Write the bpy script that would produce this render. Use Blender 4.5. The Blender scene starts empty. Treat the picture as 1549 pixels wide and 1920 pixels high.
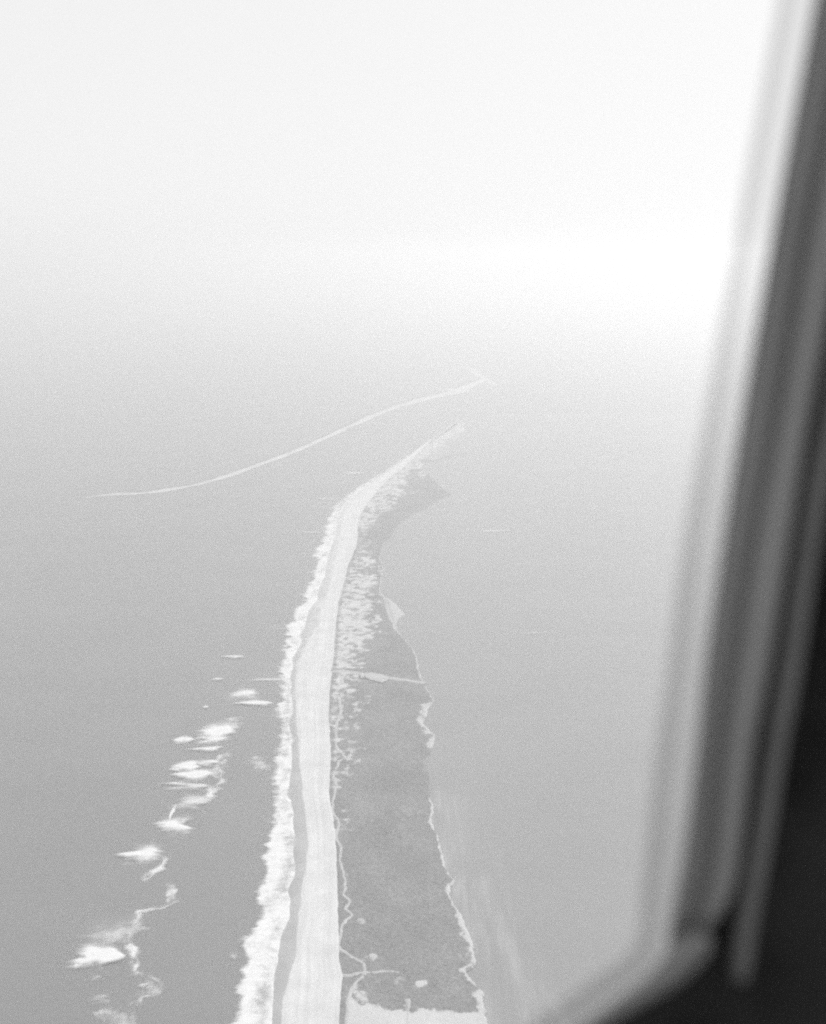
import bpy, math
import numpy as np
from mathutils import Vector

R = math.radians
SC = bpy.context.scene
COL = SC.collection
rng = np.random.default_rng(7)

# ------------------------------------------------------------------ camera
CAM_Z = 600.0                       # flying height over the sea, metres
PITCH = R(13.2)                     # looking down
FPX = 2040.0                        # focal length in photograph pixels
PW, PH = 1549.0, 1920.0
cam_d = bpy.data.cameras.new('camera')
cam = bpy.data.objects.new('camera', cam_d)
COL.objects.link(cam)
cam.location = (0, 0, CAM_Z)
cam.rotation_euler = (R(90) - PITCH, 0, 0)
cam_d.sensor_fit = 'VERTICAL'
cam_d.sensor_height = 127.0
cam_d.lens = 127.0 * FPX / PH
cam_d.clip_start = 0.02
cam_d.clip_end = 200000
cam_d.dof.use_dof = True
cam_d.dof.focus_distance = 2500.0
cam_d.dof.aperture_fstop = 10.5
SC.camera = cam

# ------------------------------------------------------------------ sky, sun, exposure
SUN_AZ, SUN_EL = R(42), R(42)       # azimuth to the right of the viewing direction
w = bpy.data.worlds.new('World'); SC.world = w; w.use_nodes = True
nt = w.node_tree; nt.nodes.clear()
sky = nt.nodes.new('ShaderNodeTexSky'); sky.sky_type = 'NISHITA'; sky.sun_disc = False
sky.sun_elevation = SUN_EL; sky.sun_rotation = SUN_AZ
sky.altitude = 0; sky.air_density = 1.0; sky.dust_density = 2.0; sky.ozone_density = 1.0
bw = nt.nodes.new('ShaderNodeRGBToBW')
flat = nt.nodes.new('ShaderNodeMath'); flat.operation = 'POWER'; flat.inputs[1].default_value = 0.08
gain = nt.nodes.new('ShaderNodeMath'); gain.operation = 'MULTIPLY'; gain.inputs[1].default_value = 4.45
bg = nt.nodes.new('ShaderNodeBackground'); bg.inputs['Strength'].default_value = 0.1
wo = nt.nodes.new('ShaderNodeOutputWorld')
nt.links.new(sky.outputs[0], bw.inputs[0]); nt.links.new(bw.outputs[0], flat.inputs[0])
nt.links.new(flat.outputs[0], gain.inputs[0]); nt.links.new(gain.outputs[0], bg.inputs['Color'])
nt.links.new(bg.outputs[0], wo.inputs['Surface'])

sun_d = bpy.data.lights.new('sun', 'SUN'); sun_d.energy = 2.0; sun_d.angle = R(0.6)
sun = bpy.data.objects.new('sun', sun_d); COL.objects.link(sun)
sdir = Vector((math.sin(SUN_AZ) * math.cos(SUN_EL), math.cos(SUN_AZ) * math.cos(SUN_EL), math.sin(SUN_EL)))
sun.rotation_euler = sdir.to_track_quat('Z', 'Y').to_euler()
sun.location = (0, 0, 900)

vs = SC.view_settings
vs.view_transform = 'Standard'; vs.look = 'None'; vs.gamma = 1.0; vs.use_curve_mapping = False
vs.exposure = 0.82
SC.render.engine = 'CYCLES'
cy = SC.cycles
cy.use_denoising = False; cy.pixel_filter_type = 'BLACKMAN_HARRIS'; cy.filter_width = 2.3
cy.max_bounces = 6; cy.diffuse_bounces = 3; cy.glossy_bounces = 2; cy.volume_bounces = 2
cy.transparent_max_bounces = 24
HAZE_DENSITY = 2.85e-4
HAZE_G = 0.58
HAZE_ALBEDO = 0.95

# ------------------------------------------------------------------ helpers
CP, SP = math.cos(PITCH), math.sin(PITCH)
def ray(u, v):
    dx = (np.asarray(u, float) - PW / 2) / FPX
    dy = -(np.asarray(v, float) - PH / 2) / FPX
    return dx, CP + dy * SP, -SP + dy * CP            # world direction, one unit deep
def ground(u, v, z=0.0):
    """where on the level plane z a line of sight lands: metres east, metres north"""
    x, y, q = ray(u, v)
    k = (z - CAM_Z) / q
    return x * k, y * k

def hash2(ix, iy, seed):
    n = (ix.astype(np.int64) * 374761393 + iy.astype(np.int64) * 668265263 + seed * 974711) & 0x7fffffff
    n = ((n ^ (n >> 13)) * 1274126177) & 0x7fffffff
    return ((n ^ (n >> 16)) & 0xffff) / 65535.0
def vnoise(x, y, seed=0):
    x = np.asarray(x, float); y = np.asarray(y, float)
    ix, iy = np.floor(x), np.floor(y)
    fx, fy = x - ix, y - iy
    fx = fx * fx * (3 - 2 * fx); fy = fy * fy * (3 - 2 * fy)
    a = hash2(ix, iy, seed); b = hash2(ix + 1, iy, seed)
    c = hash2(ix, iy + 1, seed); d = hash2(ix + 1, iy + 1, seed)
    return (a * (1 - fx) + b * fx) * (1 - fy) + (c * (1 - fx) + d * fx) * fy
def fbm(x, y, seed=0, octv=4):
    s = 0; a = 0.5; t = 0; f = 1.0
    for k in range(octv):
        s = s + a * vnoise(np.asarray(x) * f, np.asarray(y) * f, seed + k * 17); t += a; a *= 0.55; f *= 2.03
    return 0.5 + (s / t - 0.5) * 1.75
def sstep(a, b, x):
    t = np.clip((x - a) / (b - a), 0, 1); return t * t * (3 - 2 * t)

def mesh_obj(name, verts, faces, mat, parent=None, attrs=None, smooth=True, uv=None):
    me = bpy.data.meshes.new(name)
    verts = np.asarray(verts, float)
    me.from_pydata([tuple(p) for p in verts], [], [tuple(f) for f in faces])
    if attrs:
        for k, arr in attrs.items():
            at = me.attributes.new(k, 'FLOAT', 'POINT')
            at.data.foreach_set('value', np.asarray(arr, np.float32).ravel())
    if smooth:
        me.polygons.foreach_set('use_smooth', [True] * len(me.polygons))
    me.materials.append(mat)
    me.update()
    o = bpy.data.objects.new(name, me); COL.objects.link(o)
    if parent is not None: o.parent = parent
    return o
def grid_faces(m, n):
    i = np.arange(m - 1)[:, None] * n + np.arange(n - 1)[None, :]
    i = i.ravel()
    return np.stack([i, i + 1, i + n + 1, i + n], 1).tolist()
def grid_obj(name, X, Y, Z, mat, attrs=None, parent=None):
    m, n = X.shape
    v = np.stack([X.ravel(), Y.ravel(), Z.ravel()], 1)
    f = grid_faces(m, n)
    # rows run towards or away from the camera: keep the faces pointing up
    p0, p1, p2 = v[f[0][0]], v[f[0][1]], v[f[0][2]]
    if np.cross(p1 - p0, p2 - p0)[2] < 0: f = [q[::-1] for q in f]
    return mesh_obj(name, v, f, mat, parent, attrs)
def tag(o, label=None, cat=None, group=None, kind=None):
    if label: o['label'] = label
    if cat: o['category'] = cat
    if group: o['group'] = group
    if kind: o['kind'] = kind
    return o

# ------------------------------------------------------------------ materials (monochrome film: greys only)
def new_mat(name):
    m = bpy.data.materials.new(name); m.use_nodes = True
    t = m.node_tree
    for n in list(t.nodes): t.nodes.remove(n)
    out = t.nodes.new('ShaderNodeOutputMaterial')
    return m, t, out
def N(t, typ, **kw):
    n = t.nodes.new(typ)
    for k, v in kw.items(): setattr(n, k, v)
    return n
def math_n(t, op, a, b=None, clamp=False):
    n = t.nodes.new('ShaderNodeMath'); n.operation = op; n.use_clamp = clamp
    for i, s in enumerate((a, b)):
        if s is None: continue
        if isinstance(s, (int, float)): n.inputs[i].default_value = s
        else: t.links.new(s, n.inputs[i])
    return n.outputs[0]
def pos_noise(t, scale, detail=4, rough=0.55, seed=(0, 0, 0)):
    g = N(t, 'ShaderNodeNewGeometry'); mp = N(t, 'ShaderNodeMapping')
    t.links.new(g.outputs['Position'], mp.inputs['Vector'])
    mp.inputs['Scale'].default_value = scale; mp.inputs['Location'].default_value = seed
    n = N(t, 'ShaderNodeTexNoise'); n.inputs['Scale'].default_value = 1.0
    n.inputs['Detail'].default_value = detail; n.inputs['Roughness'].default_value = rough
    t.links.new(mp.outputs[0], n.inputs['Vector'])
    return n.outputs['Fac']
def attr(t, name):
    a = N(t, 'ShaderNodeAttribute'); a.attribute_name = name; return a.outputs['Fac']
def mapr(t, x, a, b, c, d):
    m = N(t, 'ShaderNodeMapRange'); m.interpolation_type = 'SMOOTHSTEP'
    t.links.new(x, m.inputs['Value'])
    for k, s in zip(('From Min', 'From Max', 'To Min', 'To Max'), (a, b, c, d)): m.inputs[k].default_value = s
    return m.outputs[0]
def mixf(t, f, a, b):
    m = N(t, 'ShaderNodeMix'); m.data_type = 'FLOAT'
    for s, k in ((f, 0), (a, 2), (b, 3)):
        if isinstance(s, (int, float)): m.inputs[k].default_value = s
        else: t.links.new(s, m.inputs[k])
    return m.outputs[0]
def principled(t, out, col, rough=0.9, spec=0.2, bump=None, bstr=0.3, bdist=1.0):
    p = N(t, 'ShaderNodeBsdfPrincipled')
    if isinstance(col, (int, float)): p.inputs['Base Color'].default_value = (col, col, col, 1)
    else: t.links.new(col, p.inputs['Base Color'])
    p.inputs['Roughness'].default_value = rough
    p.inputs['Specular IOR Level'].default_value = spec
    if bump is not None:
        b = N(t, 'ShaderNodeBump'); b.inputs['Strength'].default_value = bstr; b.inputs['Distance'].default_value = bdist
        t.links.new(bump, b.inputs['Height']); t.links.new(b.outputs[0], p.inputs['Normal'])
    if out is not None: t.links.new(p.outputs[0], out.inputs['Surface'])
    return p

def water_mat(name, base, silt=False):
    m, t, out = new_mat(name)
    n1 = pos_noise(t, (1 / 260, 1 / 160, 0), 5, 0.6)
    n2 = pos_noise(t, (1 / 9, 1 / 5, 0), 6, 0.6)
    c = mixf(t, mapr(t, n1, 0.3, 0.7, 0, 1), base * 0.95, base * 1.05)
    if silt:
        s = attr(t, 'silt')
        ns = pos_noise(t, (1 / 14, 1 / 130, 0), 5, 0.62, (3, 1, 0))
        k = math_n(t, 'MULTIPLY', s, mapr(t, ns, 0.40, 0.72, 0.15, 1.0))
        c = mixf(t, k, c, 0.38)
    principled(t, out, c, 0.32, 0.5, n2, 0.35, 1.2)
    return m
M_SEA = water_mat('sea_water', 0.185)
M_BAY = water_mat('bay_water', 0.215, True)  # paler than the sea, imitating the brighter sunlit haze on this side

def sand_mat():
    m, t, out = new_mat('beach_sand')
    n1 = pos_noise(t, (1 / 30, 1 / 30, 0), 6, 0.62)
    n2 = pos_noise(t, (1 / 3, 1 / 3, 0), 5, 0.6)
    a = attr(t, 'across'); s = attr(t, 'along'); wet_haze = attr(t, 'wet_haze')
    cx = N(t, 'ShaderNodeCombineXYZ')
    t.links.new(math_n(t, 'MULTIPLY', a, 16.0), cx.inputs[0]); t.links.new(math_n(t, 'MULTIPLY', s, 1 / 260), cx.inputs[1])
    st = N(t, 'ShaderNodeTexNoise'); st.inputs['Scale'].default_value = 1; st.inputs['Detail'].default_value = 4
    t.links.new(cx.outputs[0], st.inputs['Vector'])
    dry = mixf(t, mapr(t, n1, 0.25, 0.75, 0, 1), 0.54, 0.64)
    dry = math_n(t, 'MULTIPLY', dry, mapr(t, st.outputs['Fac'], 0.3, 0.7, 0.93, 1.05))
    dry = math_n(t, 'MULTIPLY', dry, mapr(t, n2, 0.2, 0.8, 0.95, 1.05))
    wn = math_n(t, 'ADD', wet_haze, math_n(t, 'MULTIPLY', math_n(t, 'SUBTRACT', n1, 0.5), 1.3))
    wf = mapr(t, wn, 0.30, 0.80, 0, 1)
    wet_haze_col = mixf(t, mapr(t, n1, 0.3, 0.7, 0, 1), 0.345, 0.42)  # wet sand tone, also used for the painted haze fade at the far tip
    principled(t, out, mixf(t, wf, dry, wet_haze_col), 0.85, 0.25, n2, 0.5, 0.6)
    return m
M_SAND = sand_mat()

def marsh_mat():
    m, t, out = new_mat('marsh_growth')
    n1 = pos_noise(t, (1 / 45, 1 / 60, 0), 6, 0.62)
    n2 = pos_noise(t, (1 / 4, 1 / 4, 0), 5, 0.65)
    s = attr(t, 'sand')
    veg = mixf(t, mapr(t, n1, 0.3, 0.7, 0, 1), 0.188, 0.245)
    veg = math_n(t, 'MULTIPLY', veg, mapr(t, n2, 0.3, 0.7, 0.82, 1.16))
    k = mapr(t, math_n(t, 'ADD', s, math_n(t, 'MULTIPLY', math_n(t, 'SUBTRACT', n2, 0.5), 0.35)), 0.05, 0.95, 0, 1)
    sand = mixf(t, n1, 0.46, 0.60)
    principled(t, out, mixf(t, k, veg, sand), 0.95, 0.1, n2, 0.6, 1.5)
    return m
M_MARSH = marsh_mat()

def simple_mat(name, lo, hi, scale=0.1, rough=0.9, spec=0.2, bstr=0.2, bdist=0.5):
    m, t, out = new_mat(name)
    n = pos_noise(t, (scale, scale, scale), 5, 0.6)
    principled(t, out, mixf(t, mapr(t, n, 0.25, 0.75, 0, 1), lo, hi), rough, spec, n, bstr, bdist)
    return m
M_TRACK = simple_mat('pale_track_sand', 0.38, 0.48, 0.12)
M_ROAD = simple_mat('shell_road', 0.38, 0.46, 0.12)
M_SPIT = simple_mat('far_sand', 0.44, 0.60, 0.008)
M_SCRUB = simple_mat('scrub_leaves', 0.20, 0.24, 0.3)
M_ROCK = simple_mat('jetty_rock', 0.45, 0.6, 0.2)

def foam_mat(name, sx=12.0, sy=5.0, k=0.9, lo=0.22, hi=0.80, white=0.74):
    m, t, out = new_mat(name)
    d = attr(t, 'foam')
    n1 = pos_noise(t, (1 / sx, 1 / sy, 0), 6, 0.66)
    n2 = pos_noise(t, (1 / (sx * 3), 1 / (sy * 4), 0), 3, 0.5, (7, 2, 0))
    nn = math_n(t, 'ADD', math_n(t, 'MULTIPLY', math_n(t, 'SUBTRACT', n1, 0.5), k), math_n(t, 'MULTIPLY', math_n(t, 'SUBTRACT', n2, 0.5), k * 0.7))
    # noise only where there is some foam, so that the sheet's rim is always clear
    gate = mapr(t, d, 0.0, 0.40, 0, 1)
    v = math_n(t, 'ADD', d, math_n(t, 'MULTIPLY', nn, gate))
    a = mapr(t, v, lo, hi, 0, 1)
    a = math_n(t, 'MULTIPLY', a, gate)
    p = principled(t, None, mixf(t, n1, white * 0.80, white), 0.9, 0.2, n1, 0.4, 0.8)
    tr = N(t, 'ShaderNodeBsdfTransparent'); mx = N(t, 'ShaderNodeMixShader')
    t.links.new(a, mx.inputs[0]); t.links.new(tr.outputs[0], mx.inputs[1]); t.links.new(p.outputs[0], mx.inputs[2])
    t.links.new(mx.outputs[0], out.inputs['Surface'])
    return m
M_SURF = foam_mat('surf_foam', 13, 11, 1.4, 0.08, 1.22, 0.80)
M_BREAK = foam_mat('breaker_foam', 22, 9, 0.45, 0.0, 1.15, 0.80)
M_DRIFT = foam_mat('drift_foam', 8, 8, 1.1, 0.06, 1.2)

# ------------------------------------------------------------------ shore lines, as (distance row -> position) tables
def table(pts):
    p = np.array(sorted(pts, key=lambda q: q[1]), float)
    return lambda v: np.interp(v, p[:, 1], p[:, 0])
SURF_OUT = table([(918, 779), (869, 781), (841, 795), (808, 818), (771, 846), (732, 874), (707, 890), (676, 911), (650, 929), (629, 947), (619, 963),
    (614, 981), (611, 995), (606, 1010), (599, 1026), (593, 1046), (590, 1067), (592, 1088), (576, 1099), (570, 1116), (570, 1129),
    (553, 1142), (549, 1156), (542, 1173), (539, 1190), (535, 1204), (529, 1229), (525, 1255), (523, 1273), (529, 1296), (522, 1331),
    (531, 1354), (527, 1389), (522, 1421), (516, 1441), (513, 1470), (520, 1488), (509, 1529), (510, 1555), (501, 1585),
    (499, 1605), (500, 1637), (484, 1670), (493, 1688), (492, 1721), (470, 1745), (453, 1763), (465, 1798), (452, 1831), (447, 1876),
    (442, 1908), (436, 1950), (424, 2050), (405, 2200)])
SURF_IN = table([(920, 781), (873, 784), (845, 799), (812, 823), (774, 852), (736, 878), (700, 904), (670, 928), (645, 952), (634, 982),
    (634, 997), (627, 1015), (619, 1036), (615, 1057), (612, 1080), (603, 1098), (599, 1124), (578, 1147), (576, 1172), (566, 1190),
    (566, 1209), (550, 1235), (546, 1267), (549, 1317), (549, 1360), (552, 1389), (546, 1421), (541, 1456), (542, 1494),
    (555, 1529), (551, 1553), (566, 1576), (557, 1605), (566, 1624), (551, 1669), (549, 1702), (541, 1750), (529, 1782), (520, 1834),
    (515, 1918), (505, 2010), (490, 2200)])
DRY = table([(921, 782), (876, 785), (848, 800), (815, 825), (778, 854), (739, 880), (703, 905), (677, 927), (658, 948), (645, 971), (639, 1005),
    (632, 1036), (627, 1072), (620, 1103), (606, 1137), (598, 1172), (577, 1206), (558, 1244), (555, 1296), (556.5, 1354), (562, 1407),
    (565, 1456), (570, 1500), (578, 1555), (576, 1615), (568, 1663), (562, 1705), (555, 1789), (542, 1834), (531, 1879), (528, 1918), (522, 2010), (505, 2200)])
BEACH_R = table([(930, 779), (882, 786), (858, 797), (808, 830), (774, 862), (758, 876), (733, 894), (707, 922), (686, 948), (671, 971), (671, 995),
    (667, 1026), (652, 1062), (645, 1093), (634, 1129), (629, 1170), (625.5, 1230), (618, 1296), (616, 1354), (620, 1401), (619, 1441),
    (616, 1488), (628, 1555), (630, 1598), (632, 1663), (634, 1731), (635.5, 1802), (642, 1831), (639, 1860), (637, 1899), (635, 1925), (631, 2010), (622, 2200)])
LAND_R = table([(932, 779), (884, 787), (868, 797), (872, 808), (890, 820), (900, 835), (880, 848), (830, 858), (800, 866), (786, 879),
    (803, 889), (822, 908), (847, 926), (824, 935), (799, 952), (771, 964), (748, 982), (737, 1005), (722, 1018), (712, 1044),
    (721, 1069), (716, 1082), (714, 1108), (725, 1121), (732, 1147), (743, 1178), (768, 1208), (783, 1232), (787, 1256), (796, 1282),
    (815, 1314), (806, 1325), (795, 1354), (817, 1378), (814, 1392), (808, 1409), (796, 1424), (805, 1447), (805, 1470), (809, 1500),
    (815, 1514), (809, 1531), (820, 1566), (831, 1604), (836, 1621), (850, 1650), (843, 1673), (852, 1695), (873, 1727), (879, 1750),
    (889, 1782), (892, 1805), (874, 1821), (892, 1847), (908, 1863), (911, 1899), (915, 1925), (925, 2010), (950, 2200)])
BOTTOM = 2200
def rows(v0, v1, step=1.0): return np.arange(v0, v1 + 0.01, step)
def wob(v, amp, per, seed):                     # ragged shore: amp in pixels' worth of ground
    return (fbm(v / per, np.zeros_like(v) + 0.37, seed, 4) - 0.5) * 2 * amp

# ------------------------------------------------------------------ water
q = 60000.0
sea = mesh_obj('sea', [(-q, -q, 0), (q, -q, 0), (q, q, 0), (-q, q, 0)], [(0, 1, 2, 3)], M_SEA)
tag(sea, kind='structure')
v = rows(776, BOTTOM, 2.0)
xr = LAND_R(v)
tcol = np.linspace(0, 1, 60)
tcol = np.concatenate([np.linspace(0, 1, 48), np.linspace(1, 9, 13)[1:]])
U = (xr - 12)[:, None] + np.where(tcol < 1, tcol ** 1.3, tcol)[None, :] * (330 + 0 * v)[:, None]
V = np.repeat(v[:, None], 60, 1)
X, Y = ground(U, V, 0.25)
dist = U - xr[:, None]
silt = np.exp(-np.clip(dist, 0, None) / 55.0) * 0.75 + 0.5 * np.exp(-((dist - (V - 1500) * 0.28) / 45.0) ** 2) * (V > 1480)
silt *= sstep(1250, 1650, V) * np.clip(1 - tcol[None, :] ** 4, 0, 1) * 0.9
bay = grid_obj('bay_shallows', X, Y, X * 0 + 0.25, M_BAY, {'silt': silt})
tag(bay, kind='structure')

# ------------------------------------------------------------------ beach
def marsh_h(x, y):
    return 1.3 + 1.2 * fbm(x / 60, y / 60, 3, 3) + 0.5 * fbm(x / 12, y / 12, 9, 2)
v = rows(793, BOTTOM, 1.5)
left = SURF_OUT(v) * 0.45 + SURF_IN(v) * 0.55 - 1
right = BEACH_R(v) + wob(v, 1.2, 14, 5) + 0.8
right = left + (right - left) * np.interp(v, [793, 815, 880], [0.5, 0.8, 1.0])
dry = DRY(v) + wob(v, 2.0, 22, 15) * sstep(950, 1300, v)
n = 56
tc = np.linspace(0, 1, n)
U = left[:, None] + tc[None, :] * (right - left)[:, None]
V = np.repeat(v[:, None], n, 1)
X, Y = ground(U, V, 2.0)
wet_haze_amt = sstep(6, -6, (U - dry[:, None]) * (1 + (V < 1050))) * np.interp(V, [880, 960, 1200, 1500], [0.30, 0.42, 0.62, 1.0])
wet_haze_amt = np.maximum(wet_haze_amt, 1 - sstep(800, 862, V))  # far tip darkened in the sand colour to imitate fading into haze
berm = sstep(0, 0.35, tc)[None, :] * 2.4 + 0.25
Z = berm * np.ones_like(U) + 0.8 * sstep(0.75, 1, tc)[None, :] + 0.25 * (fbm(X / 15, Y / 15, 21, 3) - 0.5)
along = np.repeat(np.hypot(X[:, n // 2], Y[:, n // 2])[:, None], n, 1)
beach = grid_obj('beach', X, Y, Z, M_SAND, {'wet_haze': wet_haze_amt, 'across': np.repeat(tc[None, :], len(v), 0), 'along': along})
tag(beach, kind='structure')

# ------------------------------------------------------------------ marsh and dune ground between beach and bay
v = rows(793, BOTTOM, 1.0)
lft = BEACH_R(v) - 0.6
edge_amp = np.interp(v, [780, 1100, 1300, 1500, 1900], [0.5, 1.2, 2.5, 3.0, 5.0])
rgt = np.maximum(LAND_R(v) + (wob(v, 1, 16, 31) + wob(v, 0.6, 5, 33)) * edge_amp, lft + 1.0)
n = 150
tc = np.linspace(0, 1, n)
U = lft[:, None] + tc[None, :] * (rgt - lft)[:, None]
V = np.repeat(v[:, None], n, 1)
X, Y = ground(U, V, 2.0)
du = U - lft[:, None]; dr = rgt[:, None] - U
inten = np.interp(V, [780, 830, 870, 885, 985, 992, 1045, 1060, 1100, 1170, 1250, 1275, 1350, 1480, 1500, 1600, 2200],
                  [0.9, 0.85, 0.85, 0.86, 0.84, 0.62, 0.6, 0.74, 0.84, 0.86, 0.80, 0.60, 0.56, 0.52, 0.2, 0.1, 0.1])
width = np.interp(V, [780, 830, 870, 900, 950, 985, 1000, 1060, 1100, 1150, 1200, 1260, 1400, 1480, 2200],
                  [30, 40, 60, 70, 65, 48, 30, 60, 84, 104, 88, 80, 70, 52, 10])
nz = fbm(X / 15, Y / 9, 41, 5); nz2 = fbm(X / 6, Y / 8, 43, 4)
fall = 1 - sstep(0.30, 1.15, du / width + (fbm(X / 30, Y / 40, 47, 3) - 0.5) * 0.8)
raw = inten * fall + (nz - 0.5) * 0.85 + (nz2 - 0.5) * 0.5
sand = sstep(0.30, 0.92, raw) * (0.55 + 0.5 * nz2) * (inten * fall > 0.03)
# a thin dark hedge of growth follows the beach edge
sand *= 1 - 0.5 * np.exp(-((du - 4) / 4.0) ** 2) * (V > 990)
def spot(u, vv, ru, rv, a, seed=0):
    global sand
    r = np.hypot((U - u) / ru, (V - vv) / rv) + (fbm(X / 5, Y / 6, 60 + seed, 4) - 0.5) * 1.5
    sand = np.maximum(sand, a * 1.25 * (1 - sstep(0.2, 1.15, r)) * (0.55 + 0.6 * fbm(X / 3, Y / 3, 68 + seed, 3)))
for i, s in enumerate([(690, 1795, 20, 12, .6), (672, 1868, 22, 22, .62), (742, 1848, 14, 9, .42), (752, 1838, 10, 6, .4), (790, 1847, 12, 8, .85),
                       (678, 1731, 8, 7, .5), (765, 1523, 36, 10, .26), (757, 1545, 14, 16, .24), (720, 1610, 30, 25, .12), (738, 1690, 40, 30, .12),
                       (666, 1361, 10, 7, .5), (648, 1357, 8, 7, .4), (654, 1307, 14, 6, .5), (627, 1330, 8, 8, .5), (662, 1391, 12, 5, .45), (668, 1428, 10, 6, .45),
                       (650, 1450, 12, 9, .5), (634, 1421, 10, 8, .55), (664, 1343, 8, 4, .4), (770, 1852, 30, 12, .2), (852, 1850, 20, 22, .22), (875, 1795, 16, 20, .3),
                       (722, 1133, 8, 5, .6), (712, 1128, 9, 5, .5), (695, 1100, 12, 6, .5)]): spot(*s, seed=i)
fringe = np.interp(V, [780, 930, 1000, 1105, 1125, 1180, 1200, 1312, 1322, 1400, 1412, 1490, 1520, 1640, 1670, 1690, 1725, 1810, 1818, 1850, 1862, 2200],
                   [1, 1, 2, 3, 9, 7, 3.5, 4, 14, 14, 3, 3, 6, 6, 11, 4, 13, 17, 9, 9, 17, 17])
fn = (fbm(X / 8, Y / 10, 71, 4) - 0.5)
sand = np.maximum(sand, 0.9 * (1 - sstep(0.35, 1.1, dr / (fringe * 1.2) + fn * np.interp(V, [1180, 1330], [0.5, 1.15]))) * np.interp(V, [900, 1000, 1400, 1405, 1490, 1500, 2200], [.3, .5, .8, .2, .2, .9, .95]))
top = np.interp(U, [640, 660, 698, 744, 792, 840, 899, 960], [1866, 1876, 1889, 1895, 1892, 1897, 1900, 1900])
sand = np.maximum(sand, 0.92 * sstep(-4, 5, V - top + (fbm(X / 7, Y / 7, 81, 4) - 0.5) * 14) * sstep(6, 20, du))
sand = np.maximum(sand, 0.9 * sstep(1940, 1990, V) * (nz > 0.52))
sand = np.maximum(sand, 0.42 * (1 - sstep(850, 885, V)))  # farthest ground lifted to a mid tone, haze painted into its colour
Z = marsh_h(X, Y) + 0.6 * sand + 0.5 * fbm(X / 5, Y / 5, 91, 3) * (1 - sand)
Z *= sstep(0, 4, dr) * 0.9 + 0.1
Z += 0.35
marsh = grid_obj('marsh', X, Y, Z, M_MARSH, {'sand': sand})
tag(marsh, kind='structure')
mU, mV, mX, mY, mS = U, V, X, Y, sand

# sand flat pushed out into the bay
pts = [(724, 1118), (732, 1124), (741, 1130), (750, 1140), (760, 1151), (752, 1155), (746, 1159), (743, 1168), (744, 1180), (738, 1172), (734, 1155), (729, 1138)]
def poly_obj(name, pts, z, mat, seed, amp=0.8, sub=6, fan=None, rim=0.15):
    p = []
    for i in range(len(pts)):
        a, b = np.array(pts[i], float), np.array(pts[(i + 1) % len(pts)], float)
        for k in range(sub): p.append(a + (b - a) * k / sub)
    p = np.array(p)
    p = p + (np.stack([vnoise(p[:, 0] / 3, p[:, 1] / 3, seed), vnoise(p[:, 0] / 3, p[:, 1] / 3, seed + 1)], 1) - 0.5) * 2 * amp
    c = p.mean(0) if fan is None else np.array(fan, float)
    vs_, fs = [], []
    rings = 5; m = len(p)
    for r in range(rings + 1):
        f = r / rings
        pu = c + (p - c) * f
        x, y = ground(pu[:, 0], pu[:, 1], z)
        zz = z * (rim + (1 - rim) * (1 - f ** 3))
        vs_ += list(zip(x, y, [zz] * m))
    for r in range(rings):
        for k in range(m):
            k2 = (k + 1) % m
            fs.append((r * m + k, (r + 1) * m + k, (r + 1) * m + k2, r * m + k2))
    o = mesh_obj(name, vs_, fs, mat)
    return o
tag(poly_obj('sand_flat', pts, 1.6, M_TRACK, 5, fan=(740, 1145)), kind='structure')

# ------------------------------------------------------------------ tracks and the road across
def catmull(p, k=8):
    p = np.array(p, float); o = []
    for i in range(len(p) - 1):
        a, b, c, d = p[max(i - 1, 0)], p[i], p[i + 1], p[min(i + 2, len(p) - 1)]
        for s in np.arange(k) / k:
            o.append(0.5 * (2 * b + (c - a) * s + (2 * a - 5 * b + 4 * c - d) * s * s + (3 * b - a - 3 * c + d) * s ** 3))
    o.append(p[-1]); return np.array(o)
def ribbon(name, pts, wid, mat, z_off=0.9, k=8, follow=True, attrs_fn=None, seed=1, jit=0.25, ncol=7, wig=0.0):
    """wid: metres, one value or one for each given point"""
    P = catmull(pts, k)
    w_ = np.interp(np.linspace(0, 1, len(P)), np.linspace(0, 1, len(np.atleast_1d(wid))), np.atleast_1d(wid)) if np.ndim(wid) else np.full(len(P), float(wid))
    x, y = ground(P[:, 0], P[:, 1], 2.5)
    tx, ty = np.gradient(x), np.gradient(y); L = np.hypot(tx, ty) + 1e-9
    nx, ny = ty / L, -tx / L
    cols = np.linspace(-1, 1, ncol)
    s = np.cumsum(L)
    wg = (fbm(s / 22, s * 0 + 3, seed + 31, 4) - 0.5) * 2 * wig
    x = x + nx * wg; y = y + ny * wg
    jl = 1 + (fbm(s / 9, s * 0, seed, 3) - 0.5) * 2 * jit; jr = 1 + (fbm(s / 9, s * 0 + 5, seed + 9, 3) - 0.5) * 2 * jit
    j = np.where(cols[None, :] < 0, jl[:, None], jr[:, None])
    X = x[:, None] + nx[:, None] * cols[None, :] * w_[:, None] / 2 * j
    Y = y[:, None] + ny[:, None] * cols[None, :] * w_[:, None] / 2 * j
    Z = (marsh_h(X, Y) if follow else X * 0) + z_off - 0.3 * np.abs(cols[None, :]) ** 3
    at = attrs_fn(cols, s, len(P)) if attrs_fn else None
    return grid_obj(name, X, Y, Z, mat, at)
track = [(676, 1262), (654, 1264), (643, 1273), (641, 1288), (630, 1302), (637, 1319), (641, 1334), (633, 1354), (631, 1378), (635, 1404), (645, 1415), (647, 1422), (633, 1431),
         (629, 1459), (629, 1485), (625.5, 1514), (632, 1540), (634, 1556), (635, 1575), (640, 1592), (637, 1608), (641, 1637), (648, 1663), (643, 1679), (651, 1690),
         (646, 1703), (660, 1715), (650, 1728), (641, 1742), (639, 1773), (645, 1783), (660, 1793), (677, 1808), (682, 1824), (665, 1841), (659, 1863), (656, 1892), (650, 1930), (640, 2040)]
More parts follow.
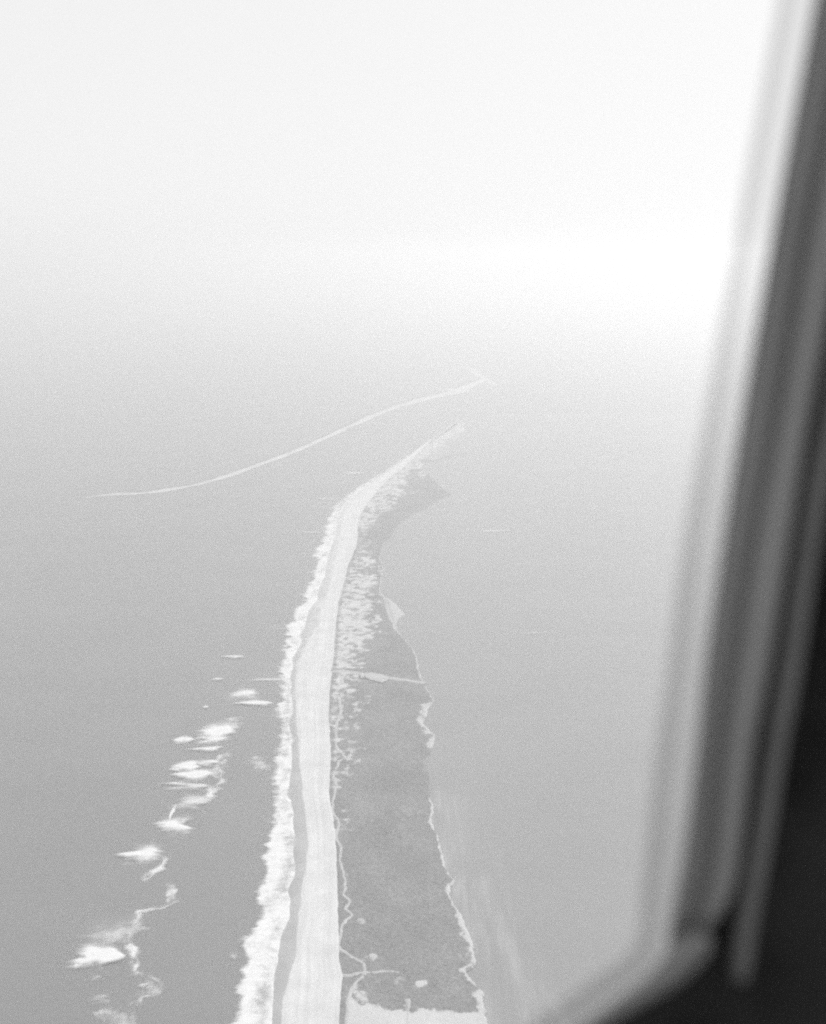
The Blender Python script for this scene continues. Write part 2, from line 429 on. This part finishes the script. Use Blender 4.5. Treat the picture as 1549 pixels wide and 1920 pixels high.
tag(ribbon('sand_track', track, [5, 4.5, 4, 3.6, 3.4, 3.4, 3.4, 3.2, 3.2, 3.2, 3.2, 3.4, 3.6, 3.6], M_TRACK, seed=3, wig=2.2), kind='structure')
tag(ribbon('side_track', [(640, 1828), (655, 1829), (680, 1825), (705, 1824), (730, 1822), (748, 1825)], [4, 4, 3.5, 2], M_TRACK, 0.85, seed=5), kind='structure')
tag(ribbon('foot_path', [(764, 1874), (766, 1884), (765, 1896), (763, 1925)], [4.5, 3, 1.6, 1.6], M_TRACK, 1.1, seed=8), kind='structure')
tag(ribbon('cross_road', [(624, 1260), (640, 1259), (656, 1260), (676, 1264), (700, 1268), (730, 1271), (760, 1275), (797, 1281)], [9, 9, 9, 12, 12, 9, 8, 8], M_ROAD, 0.95, seed=11, jit=0.2), kind='structure')
tag(poly_obj('parking_ground', [(684, 1260), (700, 1261), (716, 1264), (731, 1269), (726, 1276), (716, 1279), (704, 1276), (692, 1273), (685, 1269)], 4.0, M_ROAD, 15, 0.5, rim=0.9), kind='structure')
tag(poly_obj('sand_heap', [(674, 1260), (680, 1259), (684, 1263), (683, 1268), (677, 1269), (673, 1265)], 6.0, M_TRACK, 25, 0.4, rim=0.6), kind='structure')
tag(ribbon('beach_track', [(584, 1290), (588, 1305), (592, 1330), (593, 1360), (593, 1390), (592, 1425)], [0.8, 1.3, 1.3, 1.0, 0.6], simple_mat('bright_sand', 0.66, 0.72), 3.05, follow=False, seed=17), kind='structure')

# ------------------------------------------------------------------ low scrub on the marsh: one uncountable mass
nb = 9000
pi = rng.integers(0, mU.shape[0], nb * 3); pj = rng.integers(4, mU.shape[1] - 6, nb * 3)
keep = (mS[pi, pj] < 0.25) & (mV[pi, pj] > 900) & (fbm(mX[pi, pj] / 30, mY[pi, pj] / 30, 111, 3) > 0.42)
pi, pj = pi[keep][:nb], pj[keep][:nb]
bx_, by_ = mX[pi, pj] + rng.normal(0, 1.0, len(pi)), mY[pi, pj] + rng.normal(0, 1.5, len(pi))
bz_ = marsh_h(bx_, by_) + 0.3
sv, sf = [], []
for a, b, c in zip(bx_, by_, bz_):
    r = rng.uniform(0.5, 1.6); h = r * rng.uniform(0.3, 0.55); o = len(sv)
    sv.append((a, b, c + h))
    for ring, (rr, hh) in enumerate(((0.75, 0.72), (1.0, 0.2))):
        for k in range(6):
            t = k * math.pi / 3 + ring * 0.5; j = r * rr * rng.uniform(0.7, 1.25)
            sv.append((a + j * math.cos(t), b + j * math.sin(t), c + h * hh * rng.uniform(0.7, 1.2)))
    for k in range(6):
        k2 = (k + 1) % 6
        sf.append((o, o + 1 + k, o + 1 + k2))
        sf.append((o + 1 + k, o + 7 + k, o + 7 + k2, o + 1 + k2))
tag(mesh_obj('scrub', sv, sf, M_SCRUB, smooth=False), 'low dark scrub covering the marsh behind the beach', 'scrub', kind='stuff')

# ------------------------------------------------------------------ surf along the beach
v = rows(800, BOTTOM, 1.0)
amp = np.interp(v, [780, 900, 960, 1000, 1100, 1300, 1600, 1900], [0.6, 1.2, 3, 7, 7, 6, 6, 6])
so = SURF_OUT(v) - np.abs(wob(v, 1, 26, 51)) * amp * 1.5 - np.abs(wob(v, 1, 9, 52)) * amp * 0.3 + amp * 0.7
pad = np.interp(v, [780, 900, 1000, 1100, 1900], [1.5, 6, 22, 30, 34])
si = np.maximum(SURF_IN(v) + wob(v, 1, 34, 53) * np.interp(v, [780, 1000, 1300, 1900], [0.3, 3, 6, 8]), so + 1.5)
n = 96
tc = np.linspace(0, 1, n)
U = (so - pad)[:, None] + tc[None, :] * (si + np.interp(v, [780, 1000, 1300], [1, 5, 16]) - so + pad)[:, None]
V = np.repeat(v[:, None], n, 1)
X, Y = ground(U, V, 0.8)
inner = (U - so[:, None]) / np.maximum(si - so, 1)[:, None]
kk = np.interp(V, [780, 1000, 1300], [4, 1.6, 1.0])
d = sstep(-11.0, 10.0, (U - so[:, None]) * kk + (fbm(X / 22, Y / 17, 171, 5) - 0.5) * 15) * (1 - sstep(-4.0, 3.5, (U - si[:, None]) * kk))
tongue = fbm(X / 60, Y / 8, 151, 4)                       # thin streaks thrown seaward
faint = 0.75 * sstep(-1, 0.1, (U - so[:, None]) / pad[:, None]) ** 2 * sstep(0.56, 0.80, tongue)
back = 0.50 * (1 - sstep(0, 15, U - si[:, None])) * sstep(0.46, 0.80, fbm(X / 9, Y / 14, 157, 4)) * (inner > 0.8)
tex = fbm(X / 16, Y / 26, 161, 5)
mid = 1.12 - 0.34 * sstep(0.35, 0.85, tex) * np.exp(-((inner - 0.62) / 0.32) ** 2)
mid -= 0.30 * np.exp(-((inner - 0.66) / 0.2) ** 2) * np.interp(V, [1500, 1750, 1900], [0, 0.5, 0.9])
foam = np.maximum(np.maximum(d * mid, faint * (1 - sstep(-2, 1, U - si[:, None]))), back * (V > 1000))
foam *= (1 - tc[None, :] ** 24) * sstep(0, 0.08, tc)[None, :]
foam *= sstep(800, 920, V) * 0.8 + 0.2 * sstep(900, 1050, V)
Z = 0.45 + 1.1 * np.sin(np.clip(inner, 0, 1) * math.pi) * (0.4 + 0.6 * fbm(X / 10, Y / 22, 57, 3)) + 0.9 * sstep(0.4, 1.0, inner) + 1.3 * sstep(0.95, 1.3, inner)
tag(grid_obj('surf', X, Y, Z, M_SURF, {'foam': foam}), 'white surf foam washing along the whole pale beach', 'surf', kind='stuff')

# ------------------------------------------------------------------ single breakers on the outer bar
def breaker(u, vv, wd, ht, dens, label, lean=0.0, seed=0, tail=1.0):
    """wd, ht: extent in photograph pixels; carried to metres where the wave stands"""
    x0, y0 = ground(u, vv, 0.5)
    xa, _ = ground(u + wd / 2, vv, 0.5); _, ya = ground(u, vv - ht / 2, 0.5); _, yb = ground(u, vv + ht / 2, 0.5)
    rx, ry = (xa - x0) * 1.85, (ya - yb) / 2 * 2.35
    m, k = 46, 64
    gy = np.linspace(-1, 1, m)[:, None] * np.ones((1, k)); gx = np.linspace(-1.35, 1, k)[None, :] * np.ones((m, 1))
    sd = 200 + seed * 7
    rowl = fbm(gy * 3.1 + seed, gy * 0 + 0.3, sd, 4); rowr = fbm(gy * 2.2 + seed, gy * 0 + 7.3, sd + 1, 4)
    wrp = (fbm(gx * 1.7 + seed, gy * 2.3, sd + 2, 4) - 0.5)
    env = np.exp(-(np.abs(gy + wrp * 0.34) / 0.50) ** 1.7)
    lx = -(0.42 + 0.95 * tail * np.clip(rowl - 0.28, 0, 1)); rxx = 0.30 + 0.62 * rowr
    d = env * sstep(lx - 0.45, lx + 0.55, gx + wrp * 0.3) * (1 - sstep(rxx - 0.40, rxx + 0.16, gx + wrp * 0.2))
    d *= 0.75 + 0.55 * fbm(gx * 1.3 + seed, gy * 4.5, sd + 3, 5)
    d *= dens * 1.30 * np.clip((1 - np.abs(gy)) * 6, 0, 1) * np.clip((1 - gx) * 6, 0, 1) * np.clip((gx + 1.35) * 4, 0, 1)
    zz = 0.5 + 1.6 * np.clip(d, 0, 1)
    vs_ = np.stack([(gx * rx).ravel(), (gy * ry + lean * gx * rx).ravel(), zz.ravel()], 1)
    fo = d.ravel(); fs = grid_faces(m, k)
    o = mesh_obj('breaking_wave', vs_, fs, M_BREAK, attrs={'foam': fo})
    o.location = (x0, y0, 0)
    tag(o, label, 'wave', 'white waves breaking on the outer bar')
W = [(185, 1793, 62, 36, 1.25, 'big solid white wave on the outer bar beside a pale foam veil', .0, 1.0),
     (208, 1745, 95, 50, .34, 'thin pale veil of foam beside a big solid white wave', .1, .6),
     (272, 1603, 60, 25, 1.0, 'white wave trailing a crooked foam line from its tip', .0, 1.0),
     (330, 1547, 56, 26, 1.05, 'spindle shaped white wave with a spike standing up from it', .05, .8),
     (320, 1528, 7, 24, .8, 'narrow white spike rising out of a spindle shaped wave', .0, .2),
     (362, 1503, 48, 20, .62, 'soft half faded wave next to the spindle shaped one', .05, 1.0),
     (352, 1474, 58, 12, .70, 'long thin grey white wave between the broad wave and half faded one', .0, 1.2),
     (368, 1454, 54, 20, .98, 'broad white wave in the thick breaker cluster', .0, 1.0),
     (348, 1437, 38, 15, 1.15, 'compact bright wave on the seaward side of the breaker cluster', .0, .6),
     (390, 1430, 40, 9, .85, 'slim white wave on the beach side of the breaker cluster', .0, .8),
     (392, 1405, 42, 9, .85, 'slim wave pointing seaward next to the square white breaker', .0, 1.6),
     (399, 1388, 34, 12, .95, 'short white wave joined to the square white breaker', .0, 1.2),
     (411, 1370, 52, 26, .98, 'square white breaker heading the thick breaker cluster', .0, 1.0),
     (347, 1388, 26, 11, 1.1, 'lone small white wave seaward of the square breaker', .0, 1.4),
     (433, 1350, 26, 8, .45, 'faint foam scrap just beyond the square breaker', .0, .6),
     (481, 1319, 42, 9, .95, 'thin white wave with a blunt end towards the beach', .0, 1.4),
     (464, 1301, 54, 15, .92, 'lens shaped white wave between two thin wave streaks', .0, 1.4),
     (500, 1275, 60, 8, .50, 'long thin wave running into the beach surf', .0, 1.4),
     (441, 1232, 26, 5, .90, 'short white dash of a wave farthest along the bar', .0, 1.6),
     (407, 1274, 16, 4, .75, 'tiny wave streak seaward of the long thin wave', .0, 1.0),
     (386, 1326, 9, 4, .85, 'speck of white water seaward of the lens shaped wave', .0, .6),
     (189, 1873, 34, 17, .45, 'dim foam patch next to the weak foam smear on the bar', .1, .8),
     (180, 1835, 26, 9, .38, 'weak foam smear beside the big solid white wave', .1, .8),
     (268, 1848, 16, 12, .46, 'small foam knot on the bend of a crooked foam line', .2, .4),
     (665, 887, 34, 3.5, .7, 'thin distant wave streak off the bend of the beach', .0, .6),
     (612, 936, 40, 2.5, .6, 'hair thin wave streak off the curve of the far beach', -.1, .6),
     (578, 998, 40, 2.5, .5, 'hair thin slanting wave streak off the straight beach', -.1, .6),
     (925, 996, 60, 3, .55, 'thin pale ripple line out on the bay', .03, .6),
     (1000, 1187, 70, 4, .30, 'very faint pale ripple on the open bay', .06, .6),
     (437, 1794, 14, 14, .36, 'pale scrap of foam just outside the beach surf', .1, .4)]
for i, (u, vv, wd, ht, dn, lb, ln, tl) in enumerate(W): breaker(u, vv, wd, ht, dn, lb, ln, i, tl)

# thin foam lines drifting inside the bar
def foam_attr(peak):
    def fn(cols, s, m):
        prof = ((1 - cols ** 2) ** 1.3)[None, :] * np.ones((m, 1))
        ends = np.minimum(1, np.minimum(np.arange(m), m - 1 - np.arange(m)) / (0.12 * m))[:, None]
        var = 0.25 + 1.5 * fbm(s[:, None] / 16 + cols[None, :] * 0, cols[None, :] * 1.6 + s[:, None] * 0 + peak * 40, 77, 4)
        return {'foam': prof * ends * var * peak * 1.5}
    return fn
FL = [([(308, 1600), (303, 1616), (294, 1630), (281, 1641), (266, 1652)], 9, .62),
      ([(305, 1650), (316, 1664), (323, 1679), (316, 1690), (303, 1696), (288, 1698), (272, 1701), (259, 1708), (261, 1721), (254, 1731), (247, 1742), (240, 1757), (229, 1772)], 8, .60),
      ([(236, 1762), (246, 1775), (251, 1792), (250, 1808), (247, 1819)], 8, .58),
      ([(245, 1817), (262, 1822), (281, 1829), (291, 1841), (283, 1853), (266, 1862), (254, 1876), (240, 1887)], 11, .45),
      ([(436, 1409), (420, 1418), (410, 1433), (416, 1459), (407, 1471), (395, 1485), (380, 1503)], 14, .50),
      ([(470, 1415), (490, 1430), (512, 1440)], 22, .28),
      ([(170, 1905), (200, 1900), (230, 1912), (260, 1908)], 26, .30),
      ([(250, 1740), (225, 1752), (200, 1770), (180, 1782)], 22, .36)]
for i, (p, wd, pk) in enumerate(FL):
    o = ribbon('foam_line', p, wd * 1.7, M_DRIFT, 0.4, 10, False, foam_attr(pk), 90 + i, 0.6, 15, 2.0)
    tag(o, 'thin pale foam lines drifting between the outer bar and the beach', 'foam', 'drifting foam lines', 'stuff')

# ------------------------------------------------------------------ far spit with its jetties
sp = catmull([(160, 934), (185, 930), (210, 927), (260, 925), (310, 919), (370, 908), (430, 891), (480, 873), (550, 847), (620, 816), (680, 788), (740, 764), (800, 747), (850, 735), (880, 724), (910, 711)], 10)
half = np.interp(sp[:, 0], [160, 200, 300, 450, 600, 700, 800, 860, 900, 912], [0.5, 1.5, 1.8, 2.8, 3.3, 3.4, 4.3, 5.4, 4.2, 2.4]) * (1 + (fbm(sp[:, 0] / 30, sp[:, 0] * 0, 19, 4) - 0.5) * 0.9)
cols = np.linspace(-1, 1, 9)
U = sp[:, 0][:, None] + 0 * cols[None, :]; V = sp[:, 1][:, None] + cols[None, :] * half[:, None]
X, Y = ground(U, V, 1.0)
tag(grid_obj('sand_spit', X, Y, 0.5 + 2.0 * (1 - cols[None, :] ** 2) + X * 0, M_SPIT), kind='structure')
U = sp[:, 0][:, None] + 0 * cols[None, :]; V = (sp[:, 1] - half - 0.9)[:, None] + cols[None, :] * (0.9 + 0.5 * half * fbm(sp[:, 0] / 40, sp[:, 0] * 0, 23, 3))[:, None]
V = V[25:]; U = U[25:]
X, Y = ground(U, V, 1.0)
tag(grid_obj('spit_growth', X, Y, 0.4 + 1.2 * (1 - cols[None, :] ** 2) + X * 0, M_SCRUB), 'dark strip of growth along the back of the far sand spit', 'scrub', kind='stuff')
def jetty(pts, half_m, label):
    x, y = ground(np.array([p[0] for p in pts], float), np.array([p[1] for p in pts], float), 2.0)
    vs_, fs = [], []
    for i in range(len(x) - 1):
        L = math.hypot(x[i + 1] - x[i], y[i + 1] - y[i]); k = max(4, int(L / 14))
        for s in range(k):
            for side in (-1, 0, 1):
                f = (s + rng.uniform(0, 1)) / k
                dx, dy = (x[i + 1] - x[i]) / L, (y[i + 1] - y[i]) / L
                off = side * half_m * 0.6 + rng.normal(0, half_m * .15)
                cx, cy = x[i] + dx * L * f - dy * off, y[i] + dy * L * f + dx * off
                r = half_m * rng.uniform(0.55, 0.9); o = len(vs_)
                for zz, rr in ((0.0, 1.15), (2.6 if side == 0 else 1.6, 0.7)):
                    for q_ in range(5):
                        t = q_ * 1.2566 + rng.uniform(-.25, .25)
                        vs_.append((cx + r * rr * 1.3 * math.cos(t), cy + r * rr * 1.3 * math.sin(t), zz * rng.uniform(0.8, 1.2)))
                fs.append(tuple(range(o + 5, o + 10)))
                for q_ in range(5):
                    q2 = (q_ + 1) % 5
                    fs.append((o + q_, o + q2, o + 5 + q2, o + 5 + q_))
    vs_ = np.array(vs_); c = np.array([x[0], y[0], 0]); 
    o = mesh_obj('jetty', vs_ - c, fs, M_ROCK, smooth=False); o.location = c
    tag(o, label, 'jetty')
jetty([(876, 688), (892, 699), (907, 709), (929, 722)], 13, 'long pale rock jetty crossing the tip of the far sand spit')
jetty([(842, 728), (849, 736)], 13, 'short pale rock jetty partway along the far sand spit')

# ------------------------------------------------------------------ aircraft window beside the camera
cam_p = np.array([0, 0, CAM_Z])
def at_depth(u, v, d):
    x, y, z = ray(u, v)
    return np.stack([x * d, y * d, z * d + CAM_Z], -1)
def smoky(name, trans):
    m, t, out = new_mat(name)
    tr = N(t, 'ShaderNodeBsdfTransparent'); k = trans ** 0.5
    tr.inputs[0].default_value = (k, k, k, 1)
    gl = N(t, 'ShaderNodeBsdfPrincipled'); gl.inputs['Base Color'].default_value = (.2, .2, .2, 1); gl.inputs['Roughness'].default_value = .4
    mx = N(t, 'ShaderNodeMixShader'); mx.inputs[0].default_value = 0.03
    t.links.new(tr.outputs[0], mx.inputs[1]); t.links.new(gl.outputs[0], mx.inputs[2]); t.links.new(mx.outputs[0], out.inputs['Surface'])
    return m
M_LIP = smoky('smoked_plastic', 0.66); M_FLANGE = smoky('clear_plastic', 0.84)
M_POST = simple_mat('painted_frame', 0.20, 0.23, 9, 0.6, 0.2, 0.05, 0.002)
M_MOULD = simple_mat('moulding_paint', 0.20, 0.24, 9, 0.6, 0.2, 0.05, 0.002)
M_GASKET = simple_mat('black_rubber', 0.018, 0.028, 12, 0.9, 0.1, 0.05, 0.002)
M_STRAP = simple_mat('grey_strap', 0.12, 0.145, 40, 0.9, 0.1, 0.1, 0.002)
M_LINING = simple_mat('shaded_lining', 0.006, 0.034, 8, 1.0, 0.05, 0.1, 0.004)  # near-black colour stands in for the shade of the unlit cabin
M_SILL = simple_mat('sill_metal', 0.17, 0.21, 14, 0.6, 0.2, 0.05, 0.002)
window = bpy.data.objects.new('aircraft', None); COL.objects.link(window)
base = at_depth(1260, 1760, 0.55); window.location = base
tag(window, 'blurred dark aircraft cabin side with grey window frame and sill', 'aircraft')
def resamp(p, m):
    p = np.array(p, float); s = np.concatenate([[0], np.cumsum(np.hypot(*np.diff(p, axis=0).T))])
    q_ = np.linspace(0, s[-1], m)
    return np.stack([np.interp(q_, s, p[:, 0]), np.interp(q_, s, p[:, 1])], 1)
def strip(name, Lp, Rp, depth, bulge, thick, mat, m=48, parent=None):
    """a bar between two edge lines; bulge swells it towards the cabin"""
    A = resamp(catmull(Lp, 6), m); B = resamp(catmull(Rp, 6), m); c = 9
    f = np.linspace(0, 1, c)
    vs_ = []
    for back in (0, 1):
        for i in range(m):
            for j in range(c):
                d = depth - bulge * math.sin(math.pi * f[j]) ** 0.8 if not back else depth + thick
                vs_.append(at_depth(*(A[i] + (B[i] - A[i]) * f[j]), d) - base)
    o = m * c; fs = []
    for i in range(m - 1):
        for j in range(c - 1):
            a = i * c + j
            fs.append((a, a + 1, a + c + 1, a + c)); fs.append((o + a, o + a + c, o + a + c + 1, o + a + 1))
        a = i * c; fs.append((a, a + c, o + a + c, o + a))
        a = i * c + c - 1; fs.append((a, o + a, o + a + c, a + c))
    for i in (0, m - 1):
        for j in range(c - 1):
            a = i * c + j
            fs.append((a, o + a, o + a + 1, a + 1) if i == 0 else (a, a + 1, o + a + 1, o + a))
    ob = mesh_obj(name, vs_, fs, mat, parent or window)
    return ob
EA = [(1530, -400), (1460, 0), (1386, 400), (1318, 800), (1279, 1025), (1253, 1250), (1232, 1400), (1211, 1600), (1202, 1700), (1199, 1750), (1187, 1785), (1149, 1813), (1090, 1855), (1029, 1899), (880, 2010), (600, 2215)]
EB = [(1556, -400), (1484, 0), (1411, 400), (1346, 800), (1311, 1025), (1283, 1250), (1262, 1400), (1241, 1600), (1230, 1700), (1226, 1760), (1211, 1802), (1172, 1836), (1112, 1878), (1053, 1921), (905, 2032), (625, 2240)]
EC = [(1600, -400), (1527, 0), (1454, 400), (1386, 800), (1352, 1025), (1321, 1250), (1306, 1400), (1281, 1600), (1266, 1700), (1260, 1765), (1243, 1815), (1200, 1855), (1135, 1900), (1075, 1943), (925, 2055), (645, 2262)]
def pull(E, k): return [(a + (b - a) * k, c + (d - c) * k) for (a, c), (b, d) in zip(E[0], E[1])]
flange = strip('window_flange', EB, [(x + 14, y + 4) for x, y in EC], 0.55, 0.0, 0.004, M_FLANGE, 80)
strip('window_lip', EA, EB, 0.545, 0.003, 0.004, M_LIP, 80, flange)
post = strip('frame_post', [(1600, -400), (1527, 0), (1454, 400), (1386, 800), (1352, 1025), (1321, 1250), (1306, 1400), (1281, 1600), (1262, 1700), (1252, 1770)],
      [(1680, -400), (1607, 0), (1526, 400), (1458, 800), (1415, 1025), (1380, 1250), (1358, 1400), (1338, 1600), (1322, 1700), (1308, 1752)], 0.56, 0.004, 0.02, M_POST)
strip('frame_moulding', [(1678, -400), (1605, 0), (1524, 400), (1456, 800), (1413, 1025), (1378, 1250), (1356, 1400), (1336, 1600), (1322, 1680), (1308, 1742)],
      [(1745, -400), (1672, 0), (1590, 400), (1514, 800), (1478, 1025), (1442, 1250), (1413, 1400), (1388, 1600), (1372, 1680), (1322, 1752)], 0.556, 0.012, 0.02, M_MOULD, parent=post)
strip('rubber_gasket', [(1743, -400), (1670, 0), (1588, 400), (1512, 800), (1476, 1025), (1440, 1250), (1411, 1400), (1386, 1600), (1362, 1722), (1335, 1820)],
      [(1765, -400), (1692, 0), (1610, 400), (1532, 800), (1492, 1025), (1460, 1250), (1436, 1400), (1404, 1600), (1384, 1722), (1375, 1820)], 0.57, 0.0, 0.02, M_GASKET, parent=post)
strip('pull_strap', [(1762, -400), (1690, 0), (1606, 400), (1528, 800), (1490, 1025), (1457, 1250), (1432, 1400), (1402, 1600), (1379, 1722), (1370, 1800), (1374, 1840)],
      [(1812, -400), (1742, 0), (1655, 400), (1578, 800), (1536, 1025), (1503, 1250), (1475, 1400), (1443, 1600), (1420, 1722), (1410, 1800), (1402, 1842)], 0.565, 0.006, 0.006, M_STRAP)
strip('window_sill', [(1318, 1744), (1296, 1746), (1262, 1764), (1238, 1802), (1198, 1842), (1135, 1890), (1075, 1933), (925, 2045), (645, 2252)],
      [(1336, 1762), (1333, 1784), (1306, 1815), (1270, 1846), (1206, 1884), (1150, 1917), (1087, 1960), (947, 2067), (676, 2280)], 0.555, 0.026, 0.03, M_SILL, 60)
# cabin lining with its indoor shade painted near black, behind the frame: everything right of and below the opening
lin_in = [(1612, -400), (1540, 0), (1466, 400), (1398, 800), (1364, 1025), (1333, 1250), (1318, 1400), (1293, 1600), (1275, 1720), (1285, 1780), (1270, 1842), (1204, 1880), (1147, 1914), (1086, 1956), (945, 2060), (670, 2268)]
lin_out = [(2500, -500), (2500, -100), (2500, 300), (2500, 700), (2500, 900), (2500, 1100), (2500, 1300), (2500, 1500), (2500, 1700), (2500, 1900), (2500, 2200), (2400, 2600), (2100, 2700), (1700, 2700), (1300, 2700), (700, 2700)]
strip('cabin_lining', lin_in, lin_out, 0.60, 0.0, 0.03, M_LINING, 64)

# ------------------------------------------------------------------ haze: the air below and around the aircraft
m, t, out = new_mat('haze_air')
pv = N(t, 'ShaderNodeVolumePrincipled')
pv.inputs['Color'].default_value = (HAZE_ALBEDO, HAZE_ALBEDO, HAZE_ALBEDO, 1); pv.inputs['Density'].default_value = HAZE_DENSITY; pv.inputs['Anisotropy'].default_value = HAZE_G
t.links.new(pv.outputs[0], out.inputs['Volume'])
h = 62000.0; z0, z1 = -2.0, CAM_Z + 60
hv = [(x, y, z) for z in (z0, z1) for x, y in ((-h, -h), (h, -h), (h, h), (-h, h))]
hf = [(3, 2, 1, 0), (4, 5, 6, 7), (0, 1, 5, 4), (1, 2, 6, 5), (2, 3, 7, 6), (3, 0, 4, 7)]
tag(mesh_obj('haze', hv, hf, m, smooth=False), 'pale summer haze filling the air over the coast', 'haze', kind='stuff')
